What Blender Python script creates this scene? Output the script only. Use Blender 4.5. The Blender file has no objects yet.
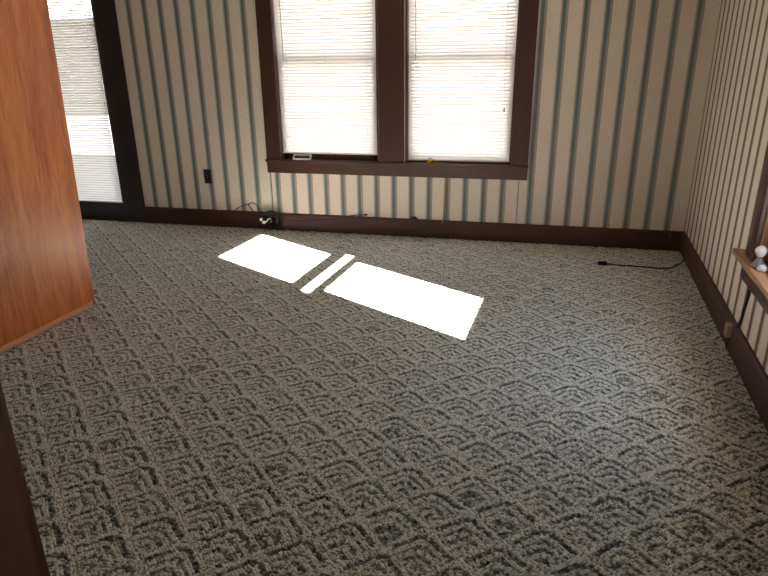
import bpy, bmesh, math, random
import numpy as np
from mathutils import Vector, Matrix
random.seed(7)
SC = bpy.context.scene
COL = SC.collection
R = math.radians
U = 0.15                     # wallpaper repeat, metres

# ------------------------------------------------------------------ materials
def hexlin(h):
    h = h.lstrip('#'); v = [int(h[i:i+2], 16)/255 for i in (0, 2, 4)]
    return tuple(((c+.055)/1.055)**2.4 if c > .04045 else c/12.92 for c in v)+(1,)

class NT:
    def __init__(s, name):
        s.m = bpy.data.materials.new(name); s.m.use_nodes = True
        s.t = s.m.node_tree; s.t.nodes.clear()
        s.out = s.n('ShaderNodeOutputMaterial')
    def n(s, typ, **kw):
        x = s.t.nodes.new(typ)
        for k, v in kw.items(): setattr(x, k, v)
        return x
    def l(s, a, b): s.t.links.new(a, b)
    def math(s, op, a, b=None):
        x = s.n('ShaderNodeMath', operation=op)
        for i, v in enumerate((a, b)):
            if v is None: continue
            if hasattr(v, 'links') or hasattr(v, 'is_output'): s.l(v, x.inputs[i])
            else: x.inputs[i].default_value = v
        return x.outputs[0]
    def ramp(s, fac, stops, interp='LINEAR'):
        x = s.n('ShaderNodeValToRGB'); cr = x.color_ramp; cr.interpolation = interp
        while len(cr.elements) > 1: cr.elements.remove(cr.elements[-1])
        cr.elements[0].position = stops[0][0]; cr.elements[0].color = stops[0][1]
        for p, c in stops[1:]:
            e = cr.elements.new(p); e.color = c
        s.l(fac, x.inputs[0]); return x.outputs[0]

def plain(name, col, rough=.5, metal=0, noise=0.0, nscale=20, stretch=(1, 1, 1), bump=0.0, spec=.5, coat=0):
    t = NT(name); p = t.n('ShaderNodeBsdfPrincipled'); t.l(p.outputs[0], t.out.inputs[0])
    c = hexlin(col)
    p.inputs['Roughness'].default_value = rough; p.inputs['Metallic'].default_value = metal
    p.inputs['Specular IOR Level'].default_value = spec
    p.inputs['Coat Weight'].default_value = coat
    if noise or bump:
        tc = t.n('ShaderNodeTexCoord'); mp = t.n('ShaderNodeMapping'); mp.inputs['Scale'].default_value = stretch
        t.l(tc.outputs['Object'], mp.inputs[0])
        nz = t.n('ShaderNodeTexNoise'); nz.inputs['Scale'].default_value = nscale; nz.inputs['Detail'].default_value = 5
        t.l(mp.outputs[0], nz.inputs[0])
        a = tuple(x*(1-noise) for x in c[:3])+(1,); b = tuple(min(1, x*(1+noise)) for x in c[:3])+(1,)
        t.l(t.ramp(nz.outputs[0], [(.3, a), (.7, b)]), p.inputs['Base Color'])
        if bump:
            bp = t.n('ShaderNodeBump'); bp.inputs['Strength'].default_value = bump; bp.inputs['Distance'].default_value = .002
            t.l(nz.outputs[0], bp.inputs['Height']); t.l(bp.outputs[0], p.inputs['Normal'])
    else: p.inputs['Base Color'].default_value = c
    return t.m

M = {}
M['trim'] = plain('brown_painted_wood', '#46291f', .38, noise=.12, nscale=8, stretch=(1, 1, .3), bump=.15)
M['darktrim'] = plain('dark_brown_door_paint', '#24140f', .35, noise=.15, nscale=8, bump=.1)
M['base'] = plain('brown_baseboard_paint', '#40241a', .65, noise=.15, nscale=7, bump=.15)
M['jamb'] = plain('dark_stained_jamb', '#41240c', .55, noise=.25, nscale=6, stretch=(6, 6, .6), bump=.2)
M['white'] = plain('white_plastic', '#e8e6e0', .4)
M['rail'] = plain('greyish_white_rail', '#cdc7bd', .4)
M['cord_w'] = plain('white_cord', '#d8d4cc', .7)
M['cord_g'] = plain('grey_wand_plastic', '#9b9c98', .3)
M['black'] = plain('black_rubber', '#0c0b0c', .45)
M['outlet'] = plain('black_plastic', '#0b0b0c', .35)
M['slot'] = plain('slot_black', '#020202', .6)
M['metal'] = plain('steel_screw', '#8b8985', .35, metal=1)
M['almond'] = plain('almond_plastic', '#b39f7c', .45)
M['browncord'] = plain('tan_brown_cord', '#a37440', .6)
M['dullwire'] = plain('dull_tan_wire', '#5e5247', .7)
M['darkcord'] = plain('dark_brown_cord', '#2a1a14', .5)
M['yellow'] = plain('yellow_plastic', '#c9981c', .45)
M['card'] = plain('pale_pewter_plastic', '#cdc3c2', .35)
M['figurine'] = plain('white_glazed_ceramic', '#dcd8d6', .2)
M['figgrey'] = plain('grey_glazed_ceramic', '#77706e', .3)
M['paper'] = plain('scrap_paper', '#d6d0bd', .9)
M['wallplain'] = plain('plain_painted_plaster', '#c9bfae', .9, noise=.03, nscale=4)
M['ceil'] = plain('ceiling_plaster', '#cfc8bb', .9, noise=.04, nscale=5)
M['silllight'] = plain('worn_varnished_sill', '#9c7252', .6, noise=.28, nscale=9, stretch=(2, .5, 2), bump=.2)
M['siding'] = plain('grey_house_siding', '#5f5b55', .8, noise=.08, nscale=3)
M['ground'] = plain('pale_concrete_ground', '#b9b2a6', .9, noise=.15, nscale=2)
M['fence'] = plain('white_fence_paint', '#e8e6e2', .7)
M['seam'] = plain('seam_paper_edge', '#6b4238', .9)

def glass_mat():
    t = NT('window_glass'); tr = t.n('ShaderNodeBsdfTransparent'); tr.inputs[0].default_value = (.96, .98, .97, 1)
    g = t.n('ShaderNodeBsdfGlossy'); g.inputs['Roughness'].default_value = .02
    f = t.n('ShaderNodeFresnel'); f.inputs[0].default_value = 1.45
    mx = t.n('ShaderNodeMixShader'); t.l(f.outputs[0], mx.inputs[0]); t.l(tr.outputs[0], mx.inputs[1]); t.l(g.outputs[0], mx.inputs[2])
    t.l(mx.outputs[0], t.out.inputs[0]); return t.m
M['glass'] = glass_mat()

def slat_mat(name, col, trans):
    t = NT(name); d = t.n('ShaderNodeBsdfPrincipled'); d.inputs['Base Color'].default_value = hexlin(col); d.inputs['Roughness'].default_value = .35
    tr = t.n('ShaderNodeBsdfTranslucent'); tr.inputs[0].default_value = hexlin(col)
    mx = t.n('ShaderNodeMixShader'); mx.inputs[0].default_value = trans
    t.l(d.outputs[0], mx.inputs[1]); t.l(tr.outputs[0], mx.inputs[2]); t.l(mx.outputs[0], t.out.inputs[0]); return t.m
M['slat'] = slat_mat('white_vinyl_slats', '#f7f3ef', .13)
M['slatdoor'] = slat_mat('white_aluminium_slats', '#e2dfd9', .10)

M['slatdense'] = slat_mat('white_aluminium_slats_dense', '#d8d4cc', .02)

def wallpaper(name, teal, mauve, tl):
    t = NT(name); p = t.n('ShaderNodeBsdfPrincipled'); t.l(p.outputs[0], t.out.inputs[0])
    uv = t.n('ShaderNodeUVMap'); uv.uv_map = 'UVMap'
    sp = t.n('ShaderNodeSeparateXYZ'); t.l(uv.outputs[0], sp.inputs[0])
    f = t.math('FRACT', sp.outputs[0])
    cream = hexlin('#e0d4c6'); cream2 = hexlin('#dccfc0'); teal = hexlin(teal); tan = hexlin('#b09c86'); mauve = hexlin(mauve); tl = hexlin(tl); pale = hexlin('#c9bba6')
    col = t.ramp(f, [(0, teal), (.07, teal), (.09, tl), (.10, mauve), (.185, mauve), (.205, pale), (.225, cream), (.34, cream2), (.36, cream), (.82, cream), (.845, pale),
                     (.862, tan), (.88, pale), (.895, tl), (.915, tl), (.93, teal), (1, teal)])
    # woven ground: fine threads both ways
    tc = t.n('ShaderNodeTexCoord')
    mp = t.n('ShaderNodeMapping'); mp.inputs['Scale'].default_value = (420, 420, 30); t.l(tc.outputs['Object'], mp.inputs[0])
    nz = t.n('ShaderNodeTexNoise'); nz.inputs['Scale'].default_value = 1; nz.inputs['Detail'].default_value = 2; t.l(mp.outputs[0], nz.inputs[0])
    mp2 = t.n('ShaderNodeMapping'); mp2.inputs['Scale'].default_value = (45, 45, 380); t.l(tc.outputs['Object'], mp2.inputs[0])
    nz2 = t.n('ShaderNodeTexNoise'); nz2.inputs['Scale'].default_value = 1; nz2.inputs['Detail'].default_value = 2; t.l(mp2.outputs[0], nz2.inputs[0])
    s = t.math('ADD', nz.outputs[0], nz2.outputs[0])
    v = t.math('MULTIPLY_ADD', s, .5); v.node.inputs[2].default_value = .5
    mx = t.n('ShaderNodeMix', data_type='RGBA', blend_type='MULTIPLY'); mx.inputs[0].default_value = 1
    t.l(col, mx.inputs[6]); cv = t.n('ShaderNodeCombineColor'); [t.l(v, cv.inputs[i]) for i in range(3)]
    t.l(cv.outputs[0], mx.inputs[7]); t.l(mx.outputs[2], p.inputs['Base Color'])
    p.inputs['Roughness'].default_value = .8; p.inputs['Specular IOR Level'].default_value = .25
    bp = t.n('ShaderNodeBump'); bp.inputs['Strength'].default_value = .25; bp.inputs['Distance'].default_value = .001
    t.l(s, bp.inputs['Height']); t.l(bp.outputs[0], p.inputs['Normal'])
    return t.m
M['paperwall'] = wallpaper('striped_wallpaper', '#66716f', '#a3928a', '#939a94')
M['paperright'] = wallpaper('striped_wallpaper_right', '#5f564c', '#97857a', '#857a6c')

def orange_wood():
    t = NT('orange_varnished_veneer'); p = t.n('ShaderNodeBsdfPrincipled'); t.l(p.outputs[0], t.out.inputs[0])
    tc = t.n('ShaderNodeTexCoord')
    mp = t.n('ShaderNodeMapping'); mp.inputs['Scale'].default_value = (1, 1, .09); t.l(tc.outputs['Object'], mp.inputs[0])
    n1 = t.n('ShaderNodeTexNoise'); n1.inputs['Scale'].default_value = 9; n1.inputs['Detail'].default_value = 4; n1.inputs['Distortion'].default_value = .8; t.l(mp.outputs[0], n1.inputs[0])
    mp2 = t.n('ShaderNodeMapping'); mp2.inputs['Scale'].default_value = (1, 1, .03); t.l(tc.outputs['Object'], mp2.inputs[0])
    n2 = t.n('ShaderNodeTexNoise'); n2.inputs['Scale'].default_value = 260; n2.inputs['Detail'].default_value = 3; t.l(mp2.outputs[0], n2.inputs[0])
    mp3 = t.n('ShaderNodeMapping'); mp3.inputs['Scale'].default_value = (1, 1, .16); t.l(tc.outputs['Object'], mp3.inputs[0])
    wv = t.n('ShaderNodeTexNoise'); wv.inputs['Scale'].default_value = 28; wv.inputs['Detail'].default_value = 6; wv.inputs['Distortion'].default_value = 1.5; t.l(mp3.outputs[0], wv.inputs[0])
    a = t.math('MULTIPLY', n1.outputs[0], .45); b = t.math('MULTIPLY', n2.outputs[0], .25); c = t.math('MULTIPLY', wv.outputs[0], .3)
    f = t.math('ADD', t.math('ADD', a, b), c)
    col = t.ramp(f, [(.36, hexlin('#8c451a')), (.48, hexlin('#b96429')), (.56, hexlin('#c97634')), (.68, hexlin('#d58c47'))])
    t.l(col, p.inputs['Base Color']); p.inputs['Roughness'].default_value = .42; p.inputs['Coat Weight'].default_value = .2
    p.inputs['Coat Roughness'].default_value = .25
    bp = t.n('ShaderNodeBump'); bp.inputs['Strength'].default_value = .12; bp.inputs['Distance'].default_value = .001
    t.l(n2.outputs[0], bp.inputs['Height']); t.l(bp.outputs[0], p.inputs['Normal'])
    return t.m
M['wood'] = orange_wood()
M['woodstrip'] = plain('worn_wood_strip', '#c99a74', .5, noise=.2, nscale=12, stretch=(1, .3, 4), bump=.1)

def carpet():
    t = NT('patterned_loop_carpet'); p = t.n('ShaderNodeBsdfPrincipled'); t.l(p.outputs[0], t.out.inputs[0])
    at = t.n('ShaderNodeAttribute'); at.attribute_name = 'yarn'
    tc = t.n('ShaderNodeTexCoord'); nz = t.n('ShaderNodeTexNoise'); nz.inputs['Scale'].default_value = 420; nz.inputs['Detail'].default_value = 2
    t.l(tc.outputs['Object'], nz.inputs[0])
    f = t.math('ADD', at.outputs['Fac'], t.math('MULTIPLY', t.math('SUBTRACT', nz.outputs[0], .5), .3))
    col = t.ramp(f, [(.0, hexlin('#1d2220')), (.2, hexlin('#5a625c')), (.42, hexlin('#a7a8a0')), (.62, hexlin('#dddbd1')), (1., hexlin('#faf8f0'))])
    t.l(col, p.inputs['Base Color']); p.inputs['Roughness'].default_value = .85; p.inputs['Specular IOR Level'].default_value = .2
    p.inputs['Sheen Weight'].default_value = .4
    return t.m
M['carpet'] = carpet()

# ------------------------------------------------------------------ object helpers
def tag(o, label=None, cat=None, group=None, kind=None):
    if label: o['label'] = label
    if cat: o['category'] = cat
    if group: o['group'] = group
    if kind: o['kind'] = kind
    return o
def link(name, me, mat, parent=None):
    o = bpy.data.objects.new(name, me); COL.objects.link(o)
    for m in (mat if isinstance(mat, (list, tuple)) else [mat]): me.materials.append(m)
    if parent: o.parent = parent
    return o
def empty(name, loc=(0, 0, 0), rz=0):
    o = bpy.data.objects.new(name, None); o.empty_display_size = .05; COL.objects.link(o)
    o.location = loc; o.rotation_euler = (0, 0, rz); return o
class MB:
    """collects shapes, links them as one mesh object"""
    def __init__(s): s.bm = bmesh.new()
    def box(s, a, b, bev=0, seg=2):
        lo = [min(x, y) for x, y in zip(a, b)]; hi = [max(x, y) for x, y in zip(a, b)]
        t = bmesh.new()
        vs = [t.verts.new((x, y, z)) for x in (lo[0], hi[0]) for y in (lo[1], hi[1]) for z in (lo[2], hi[2])]
        for f in ((0, 1, 3, 2), (4, 6, 7, 5), (0, 4, 5, 1), (2, 3, 7, 6), (0, 2, 6, 4), (1, 5, 7, 3)): t.faces.new([vs[i] for i in f])
        if bev: bmesh.ops.bevel(t, geom=list(t.edges), offset=bev, segments=seg, affect='EDGES', profile=.6)
        s.add(t); return s
    def add(s, t, mtx=None):
        if mtx is not None: bmesh.ops.transform(t, matrix=mtx, verts=t.verts)
        me = bpy.data.meshes.new('tmp'); t.to_mesh(me); t.free(); s.bm.from_mesh(me); bpy.data.meshes.remove(me)
    def tube(s, pts, r, seg=8, smooth=4, closed=False):
        P = [Vector(p) for p in pts]
        if smooth and len(P) > 2:
            Q = []; n = len(P); rng = range(n if closed else n-1)
            for i in rng:
                g = lambda k: P[k % n] if closed else P[max(0, min(n-1, k))]
                p0, p1, p2, p3 = g(i-1), g(i), g(i+1), g(i+2)
                for k in range(smooth):
                    t = k/smooth
                    Q.append(.5*((2*p1)+(p2-p0)*t+(2*p0-5*p1+4*p2-p3)*t*t+(3*p1-p0-3*p2+p3)*t**3))
            if not closed: Q.append(P[-1])
            P = Q
        n = len(P); rings = []; prev = None
        for i in range(n):
            d = (P[(i+1) % n]-P[i-1]) if closed else (P[min(i+1, n-1)]-P[max(i-1, 0)])
            d.normalize()
            if prev is None: a = d.orthogonal().normalized()
            else: a = (prev-d*prev.dot(d)).normalized()
            prev = a; b = d.cross(a)
            rr = r[i*len(r)//n] if isinstance(r, (list, tuple)) else r
            rings.append([s.bm.verts.new(P[i]+rr*(a*math.cos(2*math.pi*k/seg)+b*math.sin(2*math.pi*k/seg))) for k in range(seg)])
        for i in range(n if closed else n-1):
            A, B = rings[i], rings[(i+1) % n]
            for k in range(seg): s.bm.faces.new((A[k], A[(k+1) % seg], B[(k+1) % seg], B[k]))
        if not closed: s.bm.faces.new(rings[0][::-1]); s.bm.faces.new(rings[-1])
        return s
    def lathe(s, prof, seg=24, mtx=None):
        t = bmesh.new(); rings = []
        for r, z in prof: rings.append([t.verts.new((r*math.cos(2*math.pi*k/seg), r*math.sin(2*math.pi*k/seg), z)) for k in range(seg)])
        for A, B in zip(rings, rings[1:]):
            for k in range(seg): t.faces.new((A[k], A[(k+1) % seg], B[(k+1) % seg], B[k]))
        t.faces.new(rings[0][::-1]); t.faces.new(rings[-1]); s.add(t, mtx); return s
    def build(s, name, mat, parent=None, smooth=False, xf=None):
        if xf:
            for v in s.bm.verts: v.co = xf(v.co)
        bmesh.ops.recalc_face_normals(s.bm, faces=s.bm.faces)
        me = bpy.data.meshes.new(name); s.bm.to_mesh(me); s.bm.free()
        if smooth:
            me.polygons.foreach_set('use_smooth', [True]*len(me.polygons))
            try: me.set_sharp_from_angle(angle=R(40))
            except Exception: pass
        return link(name, me, mat, parent)
def struct(o, label=None): o['kind'] = 'structure'; return tag(o, label)

# right wall frame: s = distance from the far corner along the wall, d = depth outwards, z up
RD = Vector((-.0692, -.9976, 0)); RN = Vector((.9976, -.0692, 0))
def RW(c): return RD*c[0]+RN*c[1]+Vector((0, 0, c[2]))

# ------------------------------------------------------------------ walls
def wall(name, S, Z, holes, thick, ufun, mat, xf, sign=1):
    """slab wall: s range, z range; box cells leave the holes open; UV.x counts wallpaper repeats"""
    bm = bmesh.new(); uvl = bm.loops.layers.uv.new('UVMap')
    ss = sorted(set(S)); zs = sorted(set(Z))
    for h in holes: ss += [h[0], h[1]]; zs += [h[2], h[3]]
    ss = sorted(set(ss)); zs = sorted(set(zs))
    inh = lambda s, z: any(h[0] < s < h[1] and h[2] < z < h[3] for h in holes)
    solid = lambda i, j: 0 <= i < len(ss)-1 and 0 <= j < len(zs)-1 and not inh((ss[i]+ss[i+1])/2, (zs[j]+zs[j+1])/2)
    def quad(cs, sm, zm):
        f = bm.faces.new([bm.verts.new(xf(Vector(c))) for c in cs])
        for lp, c in zip(f.loops, cs): lp[uvl].uv = (ufun(c[0], sm, zm)+c[1]*3, c[2])
    for i in range(len(ss)-1):
        for j in range(len(zs)-1):
            if not solid(i, j): continue
            a, b, c, d = ss[i], ss[i+1], zs[j], zs[j+1]; sm, zm = (a+b)/2, (c+d)/2
            quad([(a, 0, c), (b, 0, c), (b, 0, d), (a, 0, d)], sm, zm)
            quad([(a, thick, c), (a, thick, d), (b, thick, d), (b, thick, c)], sm, zm)
            if not solid(i-1, j): quad([(a, 0, c), (a, 0, d), (a, thick, d), (a, thick, c)], sm, zm)
            if not solid(i+1, j): quad([(b, 0, c), (b, thick, c), (b, thick, d), (b, 0, d)], sm, zm)
            if not solid(i, j-1): quad([(a, 0, c), (a, thick, c), (b, thick, c), (b, 0, c)], sm, zm)
            if not solid(i, j+1): quad([(a, 0, d), (b, 0, d), (b, thick, d), (a, thick, d)], sm, zm)
    bmesh.ops.remove_doubles(bm, verts=bm.verts, dist=1e-5)
    bmesh.ops.recalc_face_normals(bm, faces=bm.faces)
    me = bpy.data.meshes.new(name); bm.to_mesh(me); bm.free()
    o = link(name, me, mat); o['kind'] = 'structure'; return o

CEIL = 2.5
XL = -6.0
def u_back(c, sm, zm):
    if sm < -3.41: return c/U+30.69
    if sm > -1.277: return c/U+7.91
    return c/U+22.364
WL = (-3.31, -2.43); WRr = (-2.205, -1.345)      # the two back window openings
wall('wall_back', [XL, -3.41, -1.277, .16], [-.05, CEIL], [(-5.72, -4.85, -.06, 2.08), (WL[0], WL[1], .62, 2.25), (WRr[0], WRr[1], .62, 2.25)],
     .16, u_back, M['paperwall'], lambda c: c)
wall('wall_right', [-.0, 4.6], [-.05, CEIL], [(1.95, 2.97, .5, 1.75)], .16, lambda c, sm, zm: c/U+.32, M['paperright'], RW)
wall('wall_left', [0, 4.34], [-.05, CEIL], [], .16, lambda c, sm, zm: c/U, M['paperwall'], lambda c: Vector((XL-c[1], -c[0], c[2])))
wall('wall_front', [XL-.16, -.2], [-.05, CEIL], [(-1.93, -.75, -.06, 2.1)], .14, lambda c, sm, zm: c/U, M['wallplain'], lambda c: Vector((c[0], -4.34-c[1], c[2])))
wall('wall_partition', [XL, -3.86], [0, CEIL], [], .1, lambda c, sm, zm: c/U, M['paperwall'], lambda c: Vector((c[0], -2.92-c[1], c[2])))
for nm, a, b in (('wall_hall_left', (-2.9, -4.48), (-2.8, -6.4)), ('wall_hall_right', (.2, -4.48), (.3, -6.4)), ('wall_hall_end', (-2.9, -6.4), (.3, -6.5))):
    struct(MB().box((a[0], a[1], -.05), (b[0], b[1], CEIL)).build(nm, M['wallplain']))
struct(MB().box((XL-.2, .2, CEIL), (.45, -6.6, CEIL+.1)).build('ceiling', M['ceil']))

# ------------------------------------------------------------------ carpet floor (real loops, pattern of nested chevrons in diamonds)
def make_floor():
    xs = np.arange(XL, -.0, .0032)
    xs = np.concatenate([xs, [.0, .18, .4]])
    ys = [.03]; y = 0.0
    while y > -4.5:
        ys.append(y); y -= .0045-.0017*min(1, -y/3.2)
    ys += list(np.arange(-4.5, -6.5, -.02)); ys = np.array(ys)
    X, Y = np.meshgrid(xs, ys)
    wob = .0018*np.sin(X*31+1.3*np.sin(Y*17))+.0018*np.sin(Y*27+1.7*np.sin(X*13+1))
    n1 = (math.cos(R(47)), math.sin(R(47))); n2 = (math.cos(R(132)), math.sin(R(132)))
    a = ((X+wob)*n1[0]+(Y+wob*.7)*n1[1]+4.429)/.160
    b = ((X-wob)*n2[0]+(Y+wob)*n2[1]+2.068)/.1575
    K = 18; KL = 17
    ca, cb = np.floor(a), np.floor(b)
    fa, fb = a-ca, b-cb
    def hsh(i, j, k=0.):
        v = np.sin(i*127.1+j*311.7+k*74.7)*43758.5453
        return v-np.floor(v)
    # ribs run along the nearer far side of each cell; the loops lie across the rib
    sw = fa > fb
    rc = np.where(sw, a, b); al = np.where(sw, b, a)         # across the rib / along the rib
    i = np.floor(rc*K); off = hsh(i, 3.)+0*i
    Bt = al*KL+off+(rc*K-i-.5)*.35
    j = np.floor(Bt)
    ii = i+np.where(sw, 0, 5000.)
    lx = rc*K-i-.5-(hsh(ii, j, 1)-.5)*.4; ly = Bt-j-.5-(hsh(ii, j, 2)-.5)*.3
    r2 = (lx*lx*.75+ly*ly*1.25)*3.6
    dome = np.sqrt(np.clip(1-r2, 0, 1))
    rb = (i+.5)/K; lb = (j+.5-off)/KL
    frb = rb-np.floor(rb); flb = lb-np.floor(lb)
    q = (frb**7+flb**7)**(1/7.)*K
    mn = np.minimum(frb, flb)*K
    ph = np.mod(16.1-q, 3.6)
    light = np.where((q < 16.1) & (q > 2.5) & (ph < 1.85), np.where(q > 14, .0, .16), 1.)
    light = np.where((light < .5) & (hsh(ii, j, 8) < .1), .8, light)
    light = np.where(mn < np.where(sw, .9, 1.6), .9, light)
    cellr = hsh(np.floor(a), np.floor(b), 5)
    light = np.where((q < 7) & (cellr < .12), 1-light*.8, light)
    rnd = hsh(ii, j, 3); rnd2 = hsh(ii, j, 4)
    yarn = .26+.48*light+(rnd-.5)*.34
    yarn = np.where(rnd2 > .88, yarn-.3, yarn); yarn = np.where(rnd2 < .12, yarn+.25, yarn)
    yarn = np.where(dome < .42, yarn*.15, yarn)  # gaps between loops: dark backing and painted-in shade
    h = .0125*dome*(.65+.35*rnd)+.0028*light-.013
    groove = np.minimum(np.minimum(fa, 1-fa), np.minimum(fb, 1-fb))*K
    h -= .004*np.exp(-(groove/.35)**2)
    h = np.where(X > 0, -.012, h); h = np.where(Y > .0, -.012, h)
    Z = h
    ny, nx = X.shape
    co = np.stack([X, Y, Z], -1).reshape(-1, 3).astype(np.float32)
    idx = np.arange(nx*ny).reshape(ny, nx)
    f = np.stack([idx[:-1, :-1], idx[1:, :-1], idx[1:, 1:], idx[:-1, 1:]], -1).reshape(-1, 4).astype(np.int32)
    me = bpy.data.meshes.new('floor')
    me.vertices.add(len(co)); me.vertices.foreach_set('co', co.ravel())
    me.loops.add(f.size); me.loops.foreach_set('vertex_index', f.ravel())
    me.polygons.add(len(f)); me.polygons.foreach_set('loop_start', np.arange(0, f.size, 4, dtype=np.int32))
    me.polygons.foreach_set('use_smooth', np.ones(len(f), dtype=bool))
    me.update(calc_edges=True)
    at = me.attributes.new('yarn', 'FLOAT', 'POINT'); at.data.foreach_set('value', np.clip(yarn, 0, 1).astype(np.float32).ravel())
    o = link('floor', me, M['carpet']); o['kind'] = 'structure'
    return o
make_floor()
struct(MB().box((XL-.2, .2, -.12), (.45, -6.6, -.03)).build('floor_slab', M['ground']))

# ------------------------------------------------------------------ baseboards
def profile_run(prof, p0, p1, n):
    """extrude a (d, z) profile from p0 to p1; n = unit vector into the room"""
    bm = bmesh.new(); p0, p1, n = Vector(p0), Vector(p1), Vector(n)
    A = [bm.verts.new(p0+n*d+Vector((0, 0, z))) for d, z in prof]; B = [bm.verts.new(p1+n*d+Vector((0, 0, z))) for d, z in prof]
    k = len(prof)
    for i in range(k): bm.faces.new((A[i], A[(i+1) % k], B[(i+1) % k], B[i]))
    bm.faces.new(A[::-1]); bm.faces.new(B)
    return bm
BP = [(0, -.02), (.018, -.02), (.018, .135), (.013, .143), (.011, .149), (.0, .152)]
def baseboard(name, p0, p1, n, label=None):
    m = MB(); m.add(profile_run(BP, p0, p1, n)); return struct(m.build(name, M['base']), label)
baseboard('baseboard_back', (-4.72, 0, 0), (.0, 0, 0), (0, -1, 0), 'dark brown baseboard under the striped back wall')
baseboard('baseboard_right', RW(Vector((.0, 0, 0))), RW(Vector((4.4, 0, 0))), -RN, 'dark brown baseboard along the right wall')
baseboard('baseboard_left', (XL, -.0, 0), (XL, -2.9, 0), (1, 0, 0))
baseboard('baseboard_partition', (XL, -2.92, 0), (-3.86, -2.92, 0), (0, 1, 0))
# round old pipe plug bulging over the back baseboard
s = MB(); s.lathe([(.036, 0), (.038, .012), (.03, .022), (.008, .026)], 20, Matrix.Translation((-2.128, -.0, .138)) @ Matrix.Rotation(R(90), 4, 'X'))
o = s.build('pipe_cap', M['base'], smooth=True)
tag(o, 'round brown cap bulging above the back baseboard below the window mullion', 'pipe cap')

# wallpaper edges
for nm, x, z0, z1, y in (('wallpaper_seam', -1.277, .155, .505, -.001), ('wallpaper_seam', -3.41, .155, .505, -.001)):
    pass
trim_n = 0
def trim(mb, mat, label=None, smooth=False, xf=None):
    global trim_n; trim_n += 1
    return struct(mb.build('trim_%d' % trim_n, mat, smooth=smooth, xf=xf), label)
trim(MB().box((-1.2795, -.0022, .153), (-1.2745, .0, .505)), M['seam'], 'reddish wallpaper seam below the right end of the double window')
trim(MB().box((-3.4125, -.002, .153), (-3.4095, .0, .505)), M['seam'], 'wallpaper seam below the left end of the double window')

# ------------------------------------------------------------------ back double window
w1 = struct(empty('window_1', (-2.32, 0, .62)), 'dark brown cased double window with white mini blinds')
def P(mb, name, mat, root, smooth=False, label=None, xf=None):
    o = mb.build(name, mat, None, smooth, xf)
    o.parent = root; o.matrix_parent_inverse = Matrix.LocRotScale(root.location, root.rotation_euler, None).inverted()
    if label: o['label'] = label
    return o
BV = .003
P(MB().box((-3.43, -.02, .62), (-3.30, 0, 2.40), BV), 'casing', M['trim'], w1)
P(MB().box((-1.352, -.02, .62), (-1.215, 0, 2.40), BV), 'casing', M['trim'], w1)
P(MB().box((-3.46, -.022, 2.26), (-1.19, 0, 2.40), BV), 'head_casing', M['trim'], w1)
P(MB().box((-2.422, -.02, .62), (-2.213, 0, 2.26), BV), 'mullion', M['trim'], w1)
P(MB().box((-3.435, -.036, .603), (-1.21, .10, .625), .006, 3), 'sill', M['trim'], w1)
P(MB().box((-3.432, -.019, .51), (-1.213, 0, .606), BV), 'apron', M['trim'], w1)
for (a, b) in (WL, WRr):
    jb = MB()
    jb.box((a-.001, .0, .62), (a+.012, .16, 2.25)); jb.box((b-.012, .0, .62), (b+.001, .16, 2.25)); jb.box((a, .0, 2.235), (b, .16, 2.251))
    P(jb, 'jamb', M['trim'], w1)
    for (z0, z1, y) in ((.625, 1.46, .06), (1.42, 2.235, .10)):
        sh = MB(); f = .045
        sh.box((a+.013, y, z0), (a+.013+f, y+.035, z1), .002); sh.box((b-.013-f, y, z0), (b-.013, y+.035, z1), .002)
        sh.box((a+.013, y, z0), (b-.013, y+.035, z0+(.06 if z0 < 1 else .04)), .002); sh.box((a+.013, y, z1-.04), (b-.013, y+.035, z1), .002)
        so = P(sh, 'sash', M['trim'], w1)
        g = MB().box((a+.05, y+.015, z0+.03), (b-.05, y+.019, z1-.03)).build('pane', M['glass'])
        g.parent = so; g.matrix_parent_inverse = so.matrix_parent_inverse.copy()
# small white outside sill visible under the right blind
P(MB().box((-2.19, .102, .622), (-1.36, .17, .655), .002), 'outer_sill', M['fence'], w1, label='white painted outer sill')

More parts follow.
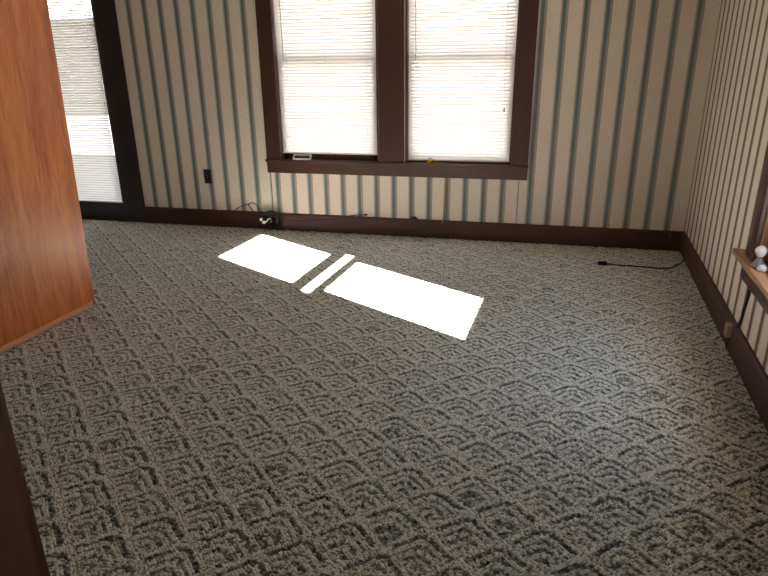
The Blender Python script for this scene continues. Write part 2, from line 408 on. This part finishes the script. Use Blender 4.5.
# ------------------------------------------------------------------ venetian mini blinds
def make_blind(name, label, W, top, bot, y, mat, pitch, width, tilt, sag=0.0, xf=None, cords=2, wand_x=None, wand_len=1.0, cord_x=None, cord_end=None):
    """local x 0..W, hangs down from z=top to z=bot in the plane y (room side is -y)"""
    root = empty(name, xf(Vector((0, y, bot))) if xf else (0, y, bot)); tag(root, label, 'window blind', 'white slatted mini blinds')
    F = xf or (lambda c: c)
    bm = bmesh.new(); n = int((top-.035-bot-.012)/pitch)
    rnd = random.Random(3)
    for i in range(n+1):
        z = bot+.018+pitch*i
        if z > top-.03: break
        ti = tilt+rnd.uniform(-2.0, 2.0)
        ca, sa = math.cos(R(ti)), math.sin(R(ti)); seg = 4; rows = []
        for k in range(seg+1):
            t = k/seg-.5; bow = .0022*(1-4*t*t)
            # room edge low, outer edge high
            dy = t*width*ca + bow*sa; dz = t*width*sa - bow*ca*-1
            rows.append((dy, dz))
        L = []
        for xx in (0.004, W/2, W-.004):
            s_ = sag*(1-abs(xx/W*2-1))
            L.append([bm.verts.new(F(Vector((xx, y+dy, z+dz-s_)))) for dy, dz in rows])
        for A, B in zip(L, L[1:]):
            for k in range(seg): bm.faces.new((A[k], A[k+1], B[k+1], B[k]))
    s = MB(); s.bm.free(); s.bm = bm
    def PP(mb, nm, mt, sm=False): return P(mb, nm, mt, root, sm)
    o = P(s, 'slats', mat, root, True)
    PP(MB().box((0, y-.014, top-.028), (W, y+.014, top), .002), 'head_rail', M['white']) if not xf else P(MB().box((0, y-.014, top-.028), (W, y+.014, top), .002), 'head_rail', M['white'], root, xf=xf)
    P(MB().box((0, y-.013, bot), (W, y+.013, bot+.012), .003), 'bottom_rail', M['rail'], root, xf=xf)
    hw = width/2*math.cos(R(tilt))+.0012
    for c in range(cords):
        cx = W*(.1 + .8*c/(cords-1))
        lc = MB()
        for dy in (-hw, hw): lc.tube([(cx, y+dy, bot+.01), (cx, y+dy, top-.03)], .0007, 5, 0)
        P(lc, 'ladder_cord', M['cord_w'], root, xf=xf)
    if wand_x is not None:
        P(MB().tube([(wand_x, y-.022, top-.03), (wand_x+.004, y-.02, top-.03-wand_len)], .0035, 6, 0), 'tilt_wand', M['cord_g'], root, xf=xf)
    if cord_x is not None:
        P(MB().tube([(cord_x, y-.02, top-.03), (cord_x+.012, y-.019, 1.3), (cord_x+.02, y-.019, cord_end)], .0011, 5), 'pull_cord', M['cord_g'], root, xf=xf)
        t = MB(); t.lathe([(.002, .03), (.006, .024), (.008, .004), (.004, 0)], 10, Matrix.Translation((cord_x+.02, y-.019, cord_end-.03)))
        P(t, 'cord_tassel', M['cord_g'], root, True, xf=xf)
    return root
def shift(x0): return lambda c: Vector((c[0]+x0, c[1], c[2]))
make_blind('window_blind', 'white mini blind in the left half of the double window, its lower rail slightly slanted', WL[1]-WL[0]-.03, 2.22, .675, .032, M['slat'], .0256, .0310, 66, 0, shift(WL[0]+.015), 3,
           wand_x=.06, wand_len=.77)
make_blind('window_blind', 'white mini blind in the right half of the double window, reaching the sill', WRr[1]-WRr[0]-.03, 2.22, .64, .032, M['slat'], .0256, .0310, 66, 0, shift(WRr[0]+.015), 3,
           wand_x=.06, wand_len=.79, cord_x=.745, cord_end=1.06)

# ------------------------------------------------------------------ glazed door at the left of the back wall
d1 = struct(empty('door_1', (-5.285, 0, 0)), 'dark brown glazed door with a white blind at the left of the back wall')
P(MB().box((-4.85, -.022, 0), (-4.72, 0, 2.2), .004), 'casing', M['darktrim'], d1)
P(MB().box((-5.85, -.022, 0), (-5.72, 0, 2.2), .004), 'casing', M['darktrim'], d1)
P(MB().box((-5.87, -.024, 2.08), (-4.70, 0, 2.22), .004), 'head_casing', M['darktrim'], d1)
P(MB().box((-4.862, 0, -.0), (-4.848, .16, 2.08)).box((-5.722, 0, 0), (-5.708, .16, 2.08)).box((-5.72, 0, 2.066), (-4.85, .16, 2.082)), 'jamb', M['darktrim'], d1)
P(MB().box((-5.708, -.01, -.02), (-4.862, .16, .012), .003), 'threshold', M['darktrim'], d1)
lf = MB()
lf.box((-4.972, .012, .014), (-4.866, .055, 2.06), .003).box((-5.704, .012, .014), (-5.60, .055, 2.06), .003)
lf.box((-5.60, .012, .014), (-4.972, .055, .18), .003).box((-5.60, .012, 1.96), (-4.972, .055, 2.06), .003)
leaf = P(lf, 'door_leaf', M['darktrim'], d1)
mt = MB()
for z in (.625, .985, 1.39, 1.755): mt.box((-5.60, .034, z-.019), (-4.972, .055, z+.019), .002)
for x in (-5.375, -5.17): mt.box((x-.014, .036, .18), (x+.014, .053, 1.96), .002)
def sub(mb, nm, mat, par, smooth=False):
    g = mb.build(nm, mat, None, smooth); g.parent = par; g.matrix_parent_inverse = par.matrix_parent_inverse.copy(); return g
sub(mt, 'muntins', M['siding'], leaf)
sub(MB().box((-5.60, .043, .18), (-4.972, .047, 1.96)), 'pane', M['glass'], leaf)
kb = MB(); kb.lathe([(.004, 0), (.004, .008), (.008, .012), (.009, .018), (.005, .023)], 14, Matrix.Translation((-4.928, .012, .142)) @ Matrix.Rotation(R(90), 4, 'X'))
ho = sub(kb, 'blind_holddown', M['white'], leaf, True); ho['label'] = 'small white hold-down pin'
make_blind('window_blind', 'white mini blind hanging on the dark glazed door behind the wooden door', .668, 2.02, .175, -.004, M['slatdoor'], .0225, .026, 38, 0, shift(-5.628), 3)

# ------------------------------------------------------------------ right wall window (sun comes through here)
w2 = struct(empty('window_2', RW(Vector((2.46, 0, .5)))), 'dark cased window with a worn varnished sill on the right wall')
P(MB().box((1.84, -.02, .5), (1.95, 0, 1.86), BV), 'casing', M['trim'], w2, xf=RW)
P(MB().box((2.97, -.02, .5), (3.08, 0, 1.86), BV), 'casing', M['trim'], w2, xf=RW)
P(MB().box((1.81, -.022, 1.75), (3.11, 0, 1.88), BV), 'head_casing', M['trim'], w2, xf=RW)
P(MB().box((1.72, -.055, .472), (3.19, .0, .5), .005, 3).box((1.952, -.01, .472), (2.968, .068, .5), .001), 'sill', M['silllight'], w2, label='worn sunlit varnished sill', xf=RW)
P(MB().box((1.80, -.02, .38), (3.12, 0, .474), BV), 'apron', M['trim'], w2, xf=RW)
P(MB().box((1.949, .0, .5), (1.962, .16, 1.75)).box((2.958, 0, .5), (2.971, .16, 1.75)).box((1.95, 0, 1.738), (2.97, .16, 1.751)).box((1.95, .07, .495), (2.97, .16, .512)), 'jamb', M['silllight'], w2, xf=RW)
P(MB().box((1.962, .05, .5), (2.035, .07, 1.74)).box((2.885, .05, .5), (2.958, .07, 1.74)), 'stop', M['trim'], w2, xf=RW)
for z0, z1, y, b0, b1 in ((.512, 1.020, .071, .058, .028), (1.069, 1.738, .108, .046, .05)):
    sh = MB().box((1.962, y, z0), (2.14 if y < .1 else 2.155, y+.033, z1), .002)
    sh.box((2.79 if y < .1 else 2.86, y, z0), (2.958, y+.033, z1), .002)
    sh.box((2.1, y, z0), (2.90, y+.033, z0+b0), .002).box((2.1, y, z1-b1), (2.90, y+.033, z1), .002)
    so = P(sh, 'sash', M['trim'], w2, xf=RW)
    g = MB().box((2.11, y+.015, z0+.01), (2.90, y+.019, z1-.01)).build('pane', M['glass'], xf=RW); g.parent = so; g.matrix_parent_inverse = so.matrix_parent_inverse.copy()
rods = MB()  # thin rods added out of view to cast streaks in the sun patch
for z in (.588, .604, .63, .655): rods.tube([(2.1, .125, z), (2.83, .125, z)], .0022, 5, 0)
P(rods, 'streak_rods', M['metal'], w2, xf=RW)
make_blind('window_blind', 'raised white mini blind bunched in the top of the right wall window', .97, 1.735, 1.412, .035, M['slatdense'], .0085, .025, -25, 0, lambda c: RW(Vector((c[0]+1.975, c[1], c[2]))), 3)

# ------------------------------------------------------------------ orange wooden door standing open at the left
d2 = struct(empty('door_2', (-3.76, -1.977, .012)), 'orange varnished flush wooden door standing open at the left')
d2.rotation_euler = (R(-.8), R(1.1), 0)
def D2(mb, nm, mat, sm=False, label=None):
    o = mb.build(nm, mat, None, sm); o.parent = d2
    if label: o['label'] = label
    return o
D2(MB().box((-.036, -.90, .012), (0, 0, 2.03), .0015), 'door_leaf', M['wood'])
D2(MB().box((.001, -.90, -.012), (.012, -.03, .022), .003, 3), 'kick_strip', M['woodstrip'], label='pale worn wooden strip along the foot of the door')
D2(MB().box((-.036, -.90, -.008), (0.001, -.002, .011), .001), 'bottom_edge', M['jamb'])
for z in (.25, 1.0, 1.8):
    h = MB(); h.tube([(.006, -.904, z-.045), (.006, -.904, z+.045)], .006, 10, 0); D2(h, 'hinge', M['metal'], True)
kn = MB(); kn.lathe([(.026, 0), (.026, .006), (.01, .01), (.01, .03), (.024, .04), (.028, .055), (.02, .066), (.004, .07)], 20, Matrix.Translation((-.036, -.07, .98)) @ Matrix.Rotation(R(-90), 4, 'Y'))
D2(kn, 'knob', M['metal'], True)

# near doorway the photographer stands in
nj = MB().box((-1.935, -4.482, -.01), (-1.905, -4.335, 2.1), .002).box((-2.03, -4.342, -.01), (-1.905, -4.325, 2.16), .003)
trim(nj, M['jamb'], 'dark brown jamb of the doorway nearest the camera')
trim(MB().box((-.775, -4.482, -.01), (-.745, -4.335, 2.1), .002).box((-.775, -4.342, -.01), (-.65, -4.325, 2.16), .003).box((-2.03, -4.344, 2.08), (-.65, -4.323, 2.2), .003), M['jamb'])

# ------------------------------------------------------------------ small things
# black wall outlet
def outlet(name, xf, mat, w, h, label):
    root = empty(name, xf(Vector((0, 0, 0)))); tag(root, label, 'wall outlet')
    P(MB().box((-w/2, -.006, -h/2), (w/2, 0, h/2), .002, 3), 'cover_plate', mat, root, xf=xf)
    for zz in (-h*.2, h*.2):
        f = MB(); f.lathe([(.0165, 0), (.0165, .003), (.015, .0035)], 20, Matrix.Translation((0, -.0055, zz)) @ Matrix.Rotation(R(90), 4, 'X'))
        so = P(f, 'socket', mat, root, True, xf=xf)
        s = MB(); s.box((-.0075, -.0095, zz-.001), (-.0055, -.0088, zz+.008)); s.box((.0055, -.0095, zz-.001), (.0075, -.0088, zz+.007)); s.box((-.002, -.0095, zz-.009), (.002, -.0088, zz-.005))
        g = s.build('slots', M['slot'], xf=xf); g.parent = so; g.matrix_parent_inverse = so.matrix_parent_inverse.copy()
    sc = MB(); sc.lathe([(.003, 0), (.0028, .001)], 10, Matrix.Translation((0, -.006, 0)) @ Matrix.Rotation(R(90), 4, 'X')); P(sc, 'screw', M['metal'], root, xf=xf)
    return root
outlet('wall_outlet', lambda c: Vector((-4.027+c[0], c[1], .456+c[2])), M['outlet'], .072, .128, 'black electrical outlet on the striped back wall left of the window')
# almond surface outlet on the right baseboard with its cable
def RB(s0, z0, d0=-.018): return lambda c: RW(Vector((s0+c[0], d0+c[1], z0+c[2])))
ro = outlet('wall_outlet', RB(1.835, .103, -.036), M['almond'], .055, .065, 'almond surface outlet box mounted on the right wall baseboard')
P(MB().box((-.0275, 0, -.0325), (.0275, .018, .0325), .003), 'back_box', M['almond'], ro, xf=RB(1.835, .103, -.036))
P(MB().tube([(.01, .012, -.032), (.012, .010, -.06), (.014, .010, -.10)], .003, 6), 'cable', M['darkcord'], ro, xf=RB(1.835, .103, -.036))

# cord running down behind the sill on the right wall
o = MB().tube([(1.965, -.006, .385), (1.955, -.006, .33), (1.935, -.006, .26), (1.925, -.006, .20), (1.92, -.016, .16)], .008, 8).build('power_cord', M['black'], smooth=True, xf=RW)
tag(o, 'thick black cord hanging on the right wall from the sill down to the baseboard', 'cord')
# tan cord hanging below the window
o = MB().tube([(-1.862, -.005, .51), (-1.864, -.005, .42), (-1.868, -.005, .30), (-1.872, -.005, .2), (-1.884, -.02, .13)], .0062, 8).build('power_cord', M['browncord'], smooth=True)
tag(o, 'thin tan cord hanging straight down below the double window', 'cord')
# nail by the sill
nl = MB(); nl.lathe([(.0015, 0), (.0015, .008), (.007, .009), (.007, .012), (.003, .014)], 12, Matrix.Translation((-3.445, 0, .618)) @ Matrix.Rotation(R(90), 4, 'X'))
tag(nl.build('wall_nail', M['black'], smooth=True), 'black nail head in the wallpaper at the left end of the window sill', 'nail')

# coiled black cable leaning on the baseboard
cc = empty('cable_coil', (-3.405, -.06, 0)); tag(cc, 'coil of black cable with a white plug leaning on the back baseboard', 'cable coil')
cm = MB(); rr = random.Random(11)
for k in range(9):
    rad = .045+.006*k+rr.uniform(-.003, .003); dep = rr.uniform(-.022, .018); cx = -3.405+rr.uniform(-.008, .008); cz = .098+rr.uniform(-.006, .006)
    pts = [(cx+rad*1.02*math.cos(t), -.058+dep+.012*math.sin(t*2+k)-.02*math.sin(t), cz+rad*.92*math.sin(t)) for t in [2*math.pi*i/14 for i in range(14)]]
    cm.tube(pts, .0052, 7, 3, closed=True)
P(cm, 'coil', M['black'], cc, True)
P(MB().box((-3.44, -.078, .07), (-3.395, -.045, .125), .01, 3), 'adaptor', M['black'], cc, True, 'black adaptor block inside the coil')
P(MB().box((-3.507, -.098, .09), (-3.482, -.078, .115), .004, 2).box((-3.487, -.095, .065), (-3.462, -.08, .092), .003, 2).tube([(-3.485, -.09, .08), (-3.45, -.095, .082), (-3.43, -.094, .108), (-3.405, -.09, .118)], .0035, 6), 'white_plug', M['white'], cc, True, 'white plug and tie')
P(MB().tube([(-3.795, -.022, .150), (-3.728, -.012, .192), (-3.657, -.01, .217), (-3.606, -.01, .232), (-3.562, -.012, .208), (-3.54, -.02, .16), (-3.50, -.03, .14), (-3.45, -.05, .15)], .0036, 7), 'loose_lead', M['darkcord'], cc, True, 'brown lead looping over the baseboard')
P(MB().tube([(-3.63, -.012, .226), (-3.646, -.012, .215), (-3.621, -.014, .178), (-3.575, -.022, .142), (-3.50, -.03, .138), (-3.44, -.05, .12)], .0042, 7), 'loose_lead', M['black'], cc, True)
pc = empty('power_cord', (-2.9, -.025, .11)); tag(pc, 'dark cord running right from the coil across the face of the baseboard', 'cord')
P(MB().tube([(-3.31, -.06, .148), (-3.2, -.03, .125), (-3.05, -.023, .112), (-2.9, -.023, .116), (-2.75, -.023, .143), (-2.66, -.020, .162), (-2.56, -.012, .170)], .0038, 7), 'lead', M['darkcord'], pc, True)
P(MB().tube([(-3.31, -.055, .103), (-3.2, -.026, .094), (-3.058, -.0225, .091), (-2.93, -.0225, .104), (-2.8, -.0225, .128), (-2.70, -.0225, .150)], .0032, 7), 'lead', M['darkcord'], pc, True)
P(MB().box((-2.565, -.018, .164), (-2.535, -.006, .178), .003), 'plug_tip', M['black'], pc)

# black cord on the carpet by the right corner
fc = empty('floor_cord', (-.66, -.5, 0)); tag(fc, 'black cord with a plug lying on the carpet near the right corner', 'cord')
P(MB().tube([(-.60, -.498, .006), (-.55, -.502, .004), (-.46, -.508, .004), (-.36, -.512, .004), (-.27, -.522, .004), (-.20, -.515, .004), (-.14, -.462, .004), (-.09, -.385, .005), (-.055, -.325, .01), (-.045, -.29, .03)], .0055, 8), 'lead', M['black'], fc, True)
pl = MB().box((-.665, -.515, -.002), (-.60, -.483, .022), .006, 3); P(pl, 'plug', M['black'], fc, True)
P(MB().tube([(-.665, -.507, .012), (-.688, -.507, .012)], .002, 6, 0).tube([(-.665, -.492, .012), (-.688, -.492, .012)], .002, 6, 0), 'prong', M['metal'], fc)
# small litter
bm = bmesh.new(); rr = random.Random(5); g = []
for i in range(4):
    for j in range(3): g.append(bm.verts.new((-.5+.015*i+rr.uniform(-.003, .003), -.63+.009*j, .003+rr.uniform(0, .008))))
for i in range(3):
    for j in range(2): bm.faces.new((g[i*3+j], g[i*3+j+1], g[i*3+j+4], g[i*3+j+3]))
bmesh.ops.solidify(bm, geom=list(bm.faces), thickness=.001)
lt = MB(); lt.bm.free(); lt.bm = bm
tag(lt.build('paper_scrap', M['paper']), 'tiny crumpled pale scrap on the carpet below the black floor cord', 'paper scrap')
# thin pale wire drooping over the back baseboard
o = MB().tube([(-.447, -.004, .175), (-.44, -.016, .160), (-.40, -.024, .115), (-.35, -.035, .06), (-.30, -.05, .015), (-.24, -.055, .002)], .0022, 6).build('thin_wire', M['dullwire'], smooth=True)
tag(o, 'thin tan wire drooping over the back baseboard near the right corner', 'wire')
nb = MB(); nb.tube([(-.105, -.02, .13), (-.105, -.0215, .10)], .003, 6, 0)
tag(nb.build('nail', M['metal'], smooth=True), 'small bright nail on the back baseboard close to the right corner', 'nail')

# pale frame leaning on the left window sill
fr = MB(); bmf = bmesh.new()
W_, H_, b_ = .165, .062, .014
for a, b in (((0, 0), (W_, b_)), ((0, H_-b_), (W_, H_)), ((0, 0), (b_, H_)), ((W_-b_, 0), (W_, H_))): fr.box((a[0], -.006, a[1]), (b[0], 0, b[1]), .0015)
o = fr.build('small_frame', M['card'])
o.location = (-3.19, -.028, .627); o.rotation_euler = (R(-52), R(0), R(3)); tag(o, 'small pale rectangular frame lying tilted on the left end of the window sill', 'frame')
# yellow clip
yc = empty('yellow_clip', (-1.985, -.004, .626)); tag(yc, 'small yellow clip on the window sill below the right blind', 'clip')
P(MB().box((-2.02, -.012, .625), (-1.99, .004, .652), .004, 2).tube([(-1.99, -.005, .64), (-1.965, -.008, .655), (-1.945, -.006, .635)], .005, 7), 'body', M['yellow'], yc, True)
P(MB().tube([(-2.005, -.006, .65), (-1.998, -.006, .668), (-1.985, -.006, .66)], .003, 6), 'spring', M['browncord'], yc, True)
# ceramic figurine on the right sill
fg = empty('figurine', RW(Vector((2.02, -.015, .5)))); tag(fg, 'small white and grey glazed figurine on the right wall window sill', 'figurine')
T = lambda s_, d_, z_: Matrix.Translation(RW(Vector((s_, d_, z_))))
f = MB(); f.lathe([(.026, 0), (.03, .006), (.024, .02), (.016, .034), (.012, .05), (.012, .054)], 20, T(2.03, -.012, .5)); P(f, 'base', M['figgrey'], fg, True)
f = MB(); f.lathe([(.01, 0), (.018, .008), (.024, .022), (.024, .034), (.016, .046), (.006, .052)], 20, T(2.03, -.012, .548)); P(f, 'head', M['figurine'], fg, True)
f = MB(); f.lathe([(.018, 0), (.022, .006), (.02, .018), (.012, .026), (.003, .028)], 16, T(2.085, -.01, .5)); P(f, 'ball', M['figurine'], fg, True)

# ------------------------------------------------------------------ outside
gr = MB().box((-22, .17, -.35), (12, 22, -.3)).box((.5, -12, -.35), (14, .17, -.3)).box((-22, -12, -.35), (-6.4, .17, -.3)).build('ground', M['ground']); gr['kind'] = 'structure'
nh = empty('neighbour_house', (-7.5, 1.9, -.3)); tag(nh, 'grey sided house wall seen through the blind of the glazed door', 'house')
hw_ = MB().box((-10.5, 1.9, .837), (-4.9, 2.3, 1.90))
for k in range(8): hw_.box((-10.5, 1.885, .85+k*.13), (-4.9, 1.9, .955+k*.13))
P(hw_, 'wall', M['siding'], nh)
P(MB().box((-10.5, 1.86, .34), (-4.9, 2.3, .837)), 'skirting', M['fence'], nh)
P(MB().box((-10.5, 1.9, -.3), (-4.9, 2.3, .34)), 'foundation', M['siding'], nh)
P(MB().box((-10.7, 1.8, 1.90), (-4.7, 2.4, 1.95)), 'roof', M['siding'], nh)
trim(MB().box((XL-.2, -4.5, 2.61), (-.05, .2, 5.6)), M['siding'], 'added unseen block above the house, shading the outside')  # unseen block added to keep sun off the neighbouring wall
trim(MB().box((XL-1, .16, 2.4), (.6, .9, 2.5)), M['fence'], 'added unseen white overhang shading the back windows outside')  # overhang added out of view to cut sky light on the blinds
# ------------------------------------------------------------------ light
wd = bpy.data.worlds.new('sky'); SC.world = wd; wd.use_nodes = True; nt = wd.node_tree; nt.nodes.clear()
wo = nt.nodes.new('ShaderNodeOutputWorld'); bg = nt.nodes.new('ShaderNodeBackground'); nt.links.new(bg.outputs[0], wo.inputs[0])
tcw = nt.nodes.new('ShaderNodeTexCoord'); spw = nt.nodes.new('ShaderNodeSeparateXYZ'); nt.links.new(tcw.outputs['Generated'], spw.inputs[0])
crw = nt.nodes.new('ShaderNodeValToRGB'); nt.links.new(spw.outputs[2], crw.inputs[0])
crw.color_ramp.elements[0].position = 0; crw.color_ramp.elements[0].color = (1, .97, .92, 1)
crw.color_ramp.elements[1].position = .6; crw.color_ramp.elements[1].color = (.72, .82, 1, 1)
nt.links.new(crw.outputs[0], bg.inputs[0]); bg.inputs[1].default_value = 5.5
sun = bpy.data.lights.new('sun', 'SUN'); sun.energy = 104; sun.angle = R(.35); sun.color = (1, .955, .885)
so = bpy.data.objects.new('sun', sun); COL.objects.link(so)
EL = R(20.2); d = Vector((-.867*math.cos(EL), .498*math.cos(EL), -math.sin(EL)))
so.rotation_euler = d.to_track_quat('-Z', 'Y').to_euler(); so.location = (5, -5, 3)
def portal(name, loc, dirv, w, h):
    l = bpy.data.lights.new(name, 'AREA'); l.shape = 'RECTANGLE'; l.size = w; l.size_y = h; l.energy = 1
    l.cycles.is_portal = True
    o = bpy.data.objects.new(name, l); COL.objects.link(o); o.location = loc
    o.rotation_euler = Vector(dirv).to_track_quat('-Z', 'Z').to_euler(); return o
portal('portal', (-2.32, .18, 1.44), (0, -1, 0), 2.2, 1.7)
portal('portal', (-5.285, .18, 1.05), (0, -1, 0), .9, 2.0)
portal('portal', RW(Vector((2.46, .18, 1.12))), -RN, 1.1, 1.3)

# ------------------------------------------------------------------ camera
cam = bpy.data.cameras.new('camera'); cam.sensor_width = 36; cam.lens = 604.77/768*36; cam.clip_start = .02
co = bpy.data.objects.new('camera', cam); COL.objects.link(co)
ya, pi_, ro_ = R(-13.904), R(20.067), R(-.6495)
fw = Vector((math.sin(ya)*math.cos(pi_), math.cos(ya)*math.cos(pi_), -math.sin(pi_))); rt = Vector((math.cos(ya), -math.sin(ya), 0)); up = rt.cross(fw)
r2 = rt*math.cos(ro_)+up*math.sin(ro_); u2 = up*math.cos(ro_)-rt*math.sin(ro_)
co.matrix_world = Matrix(((r2.x, u2.x, -fw.x, -1.1718), (r2.y, u2.y, -fw.y, -4.9527), (r2.z, u2.z, -fw.z, 1.3682), (0, 0, 0, 1)))
SC.camera = co
SC.view_settings.view_transform = 'Standard'; SC.view_settings.look = 'None'; SC.view_settings.gamma = 1; SC.view_settings.exposure = .46
SC.view_settings.use_curve_mapping = False
SC.cycles.max_bounces = 12; SC.cycles.diffuse_bounces = 6; SC.cycles.transparent_max_bounces = 16; SC.cycles.sample_clamp_indirect = 8
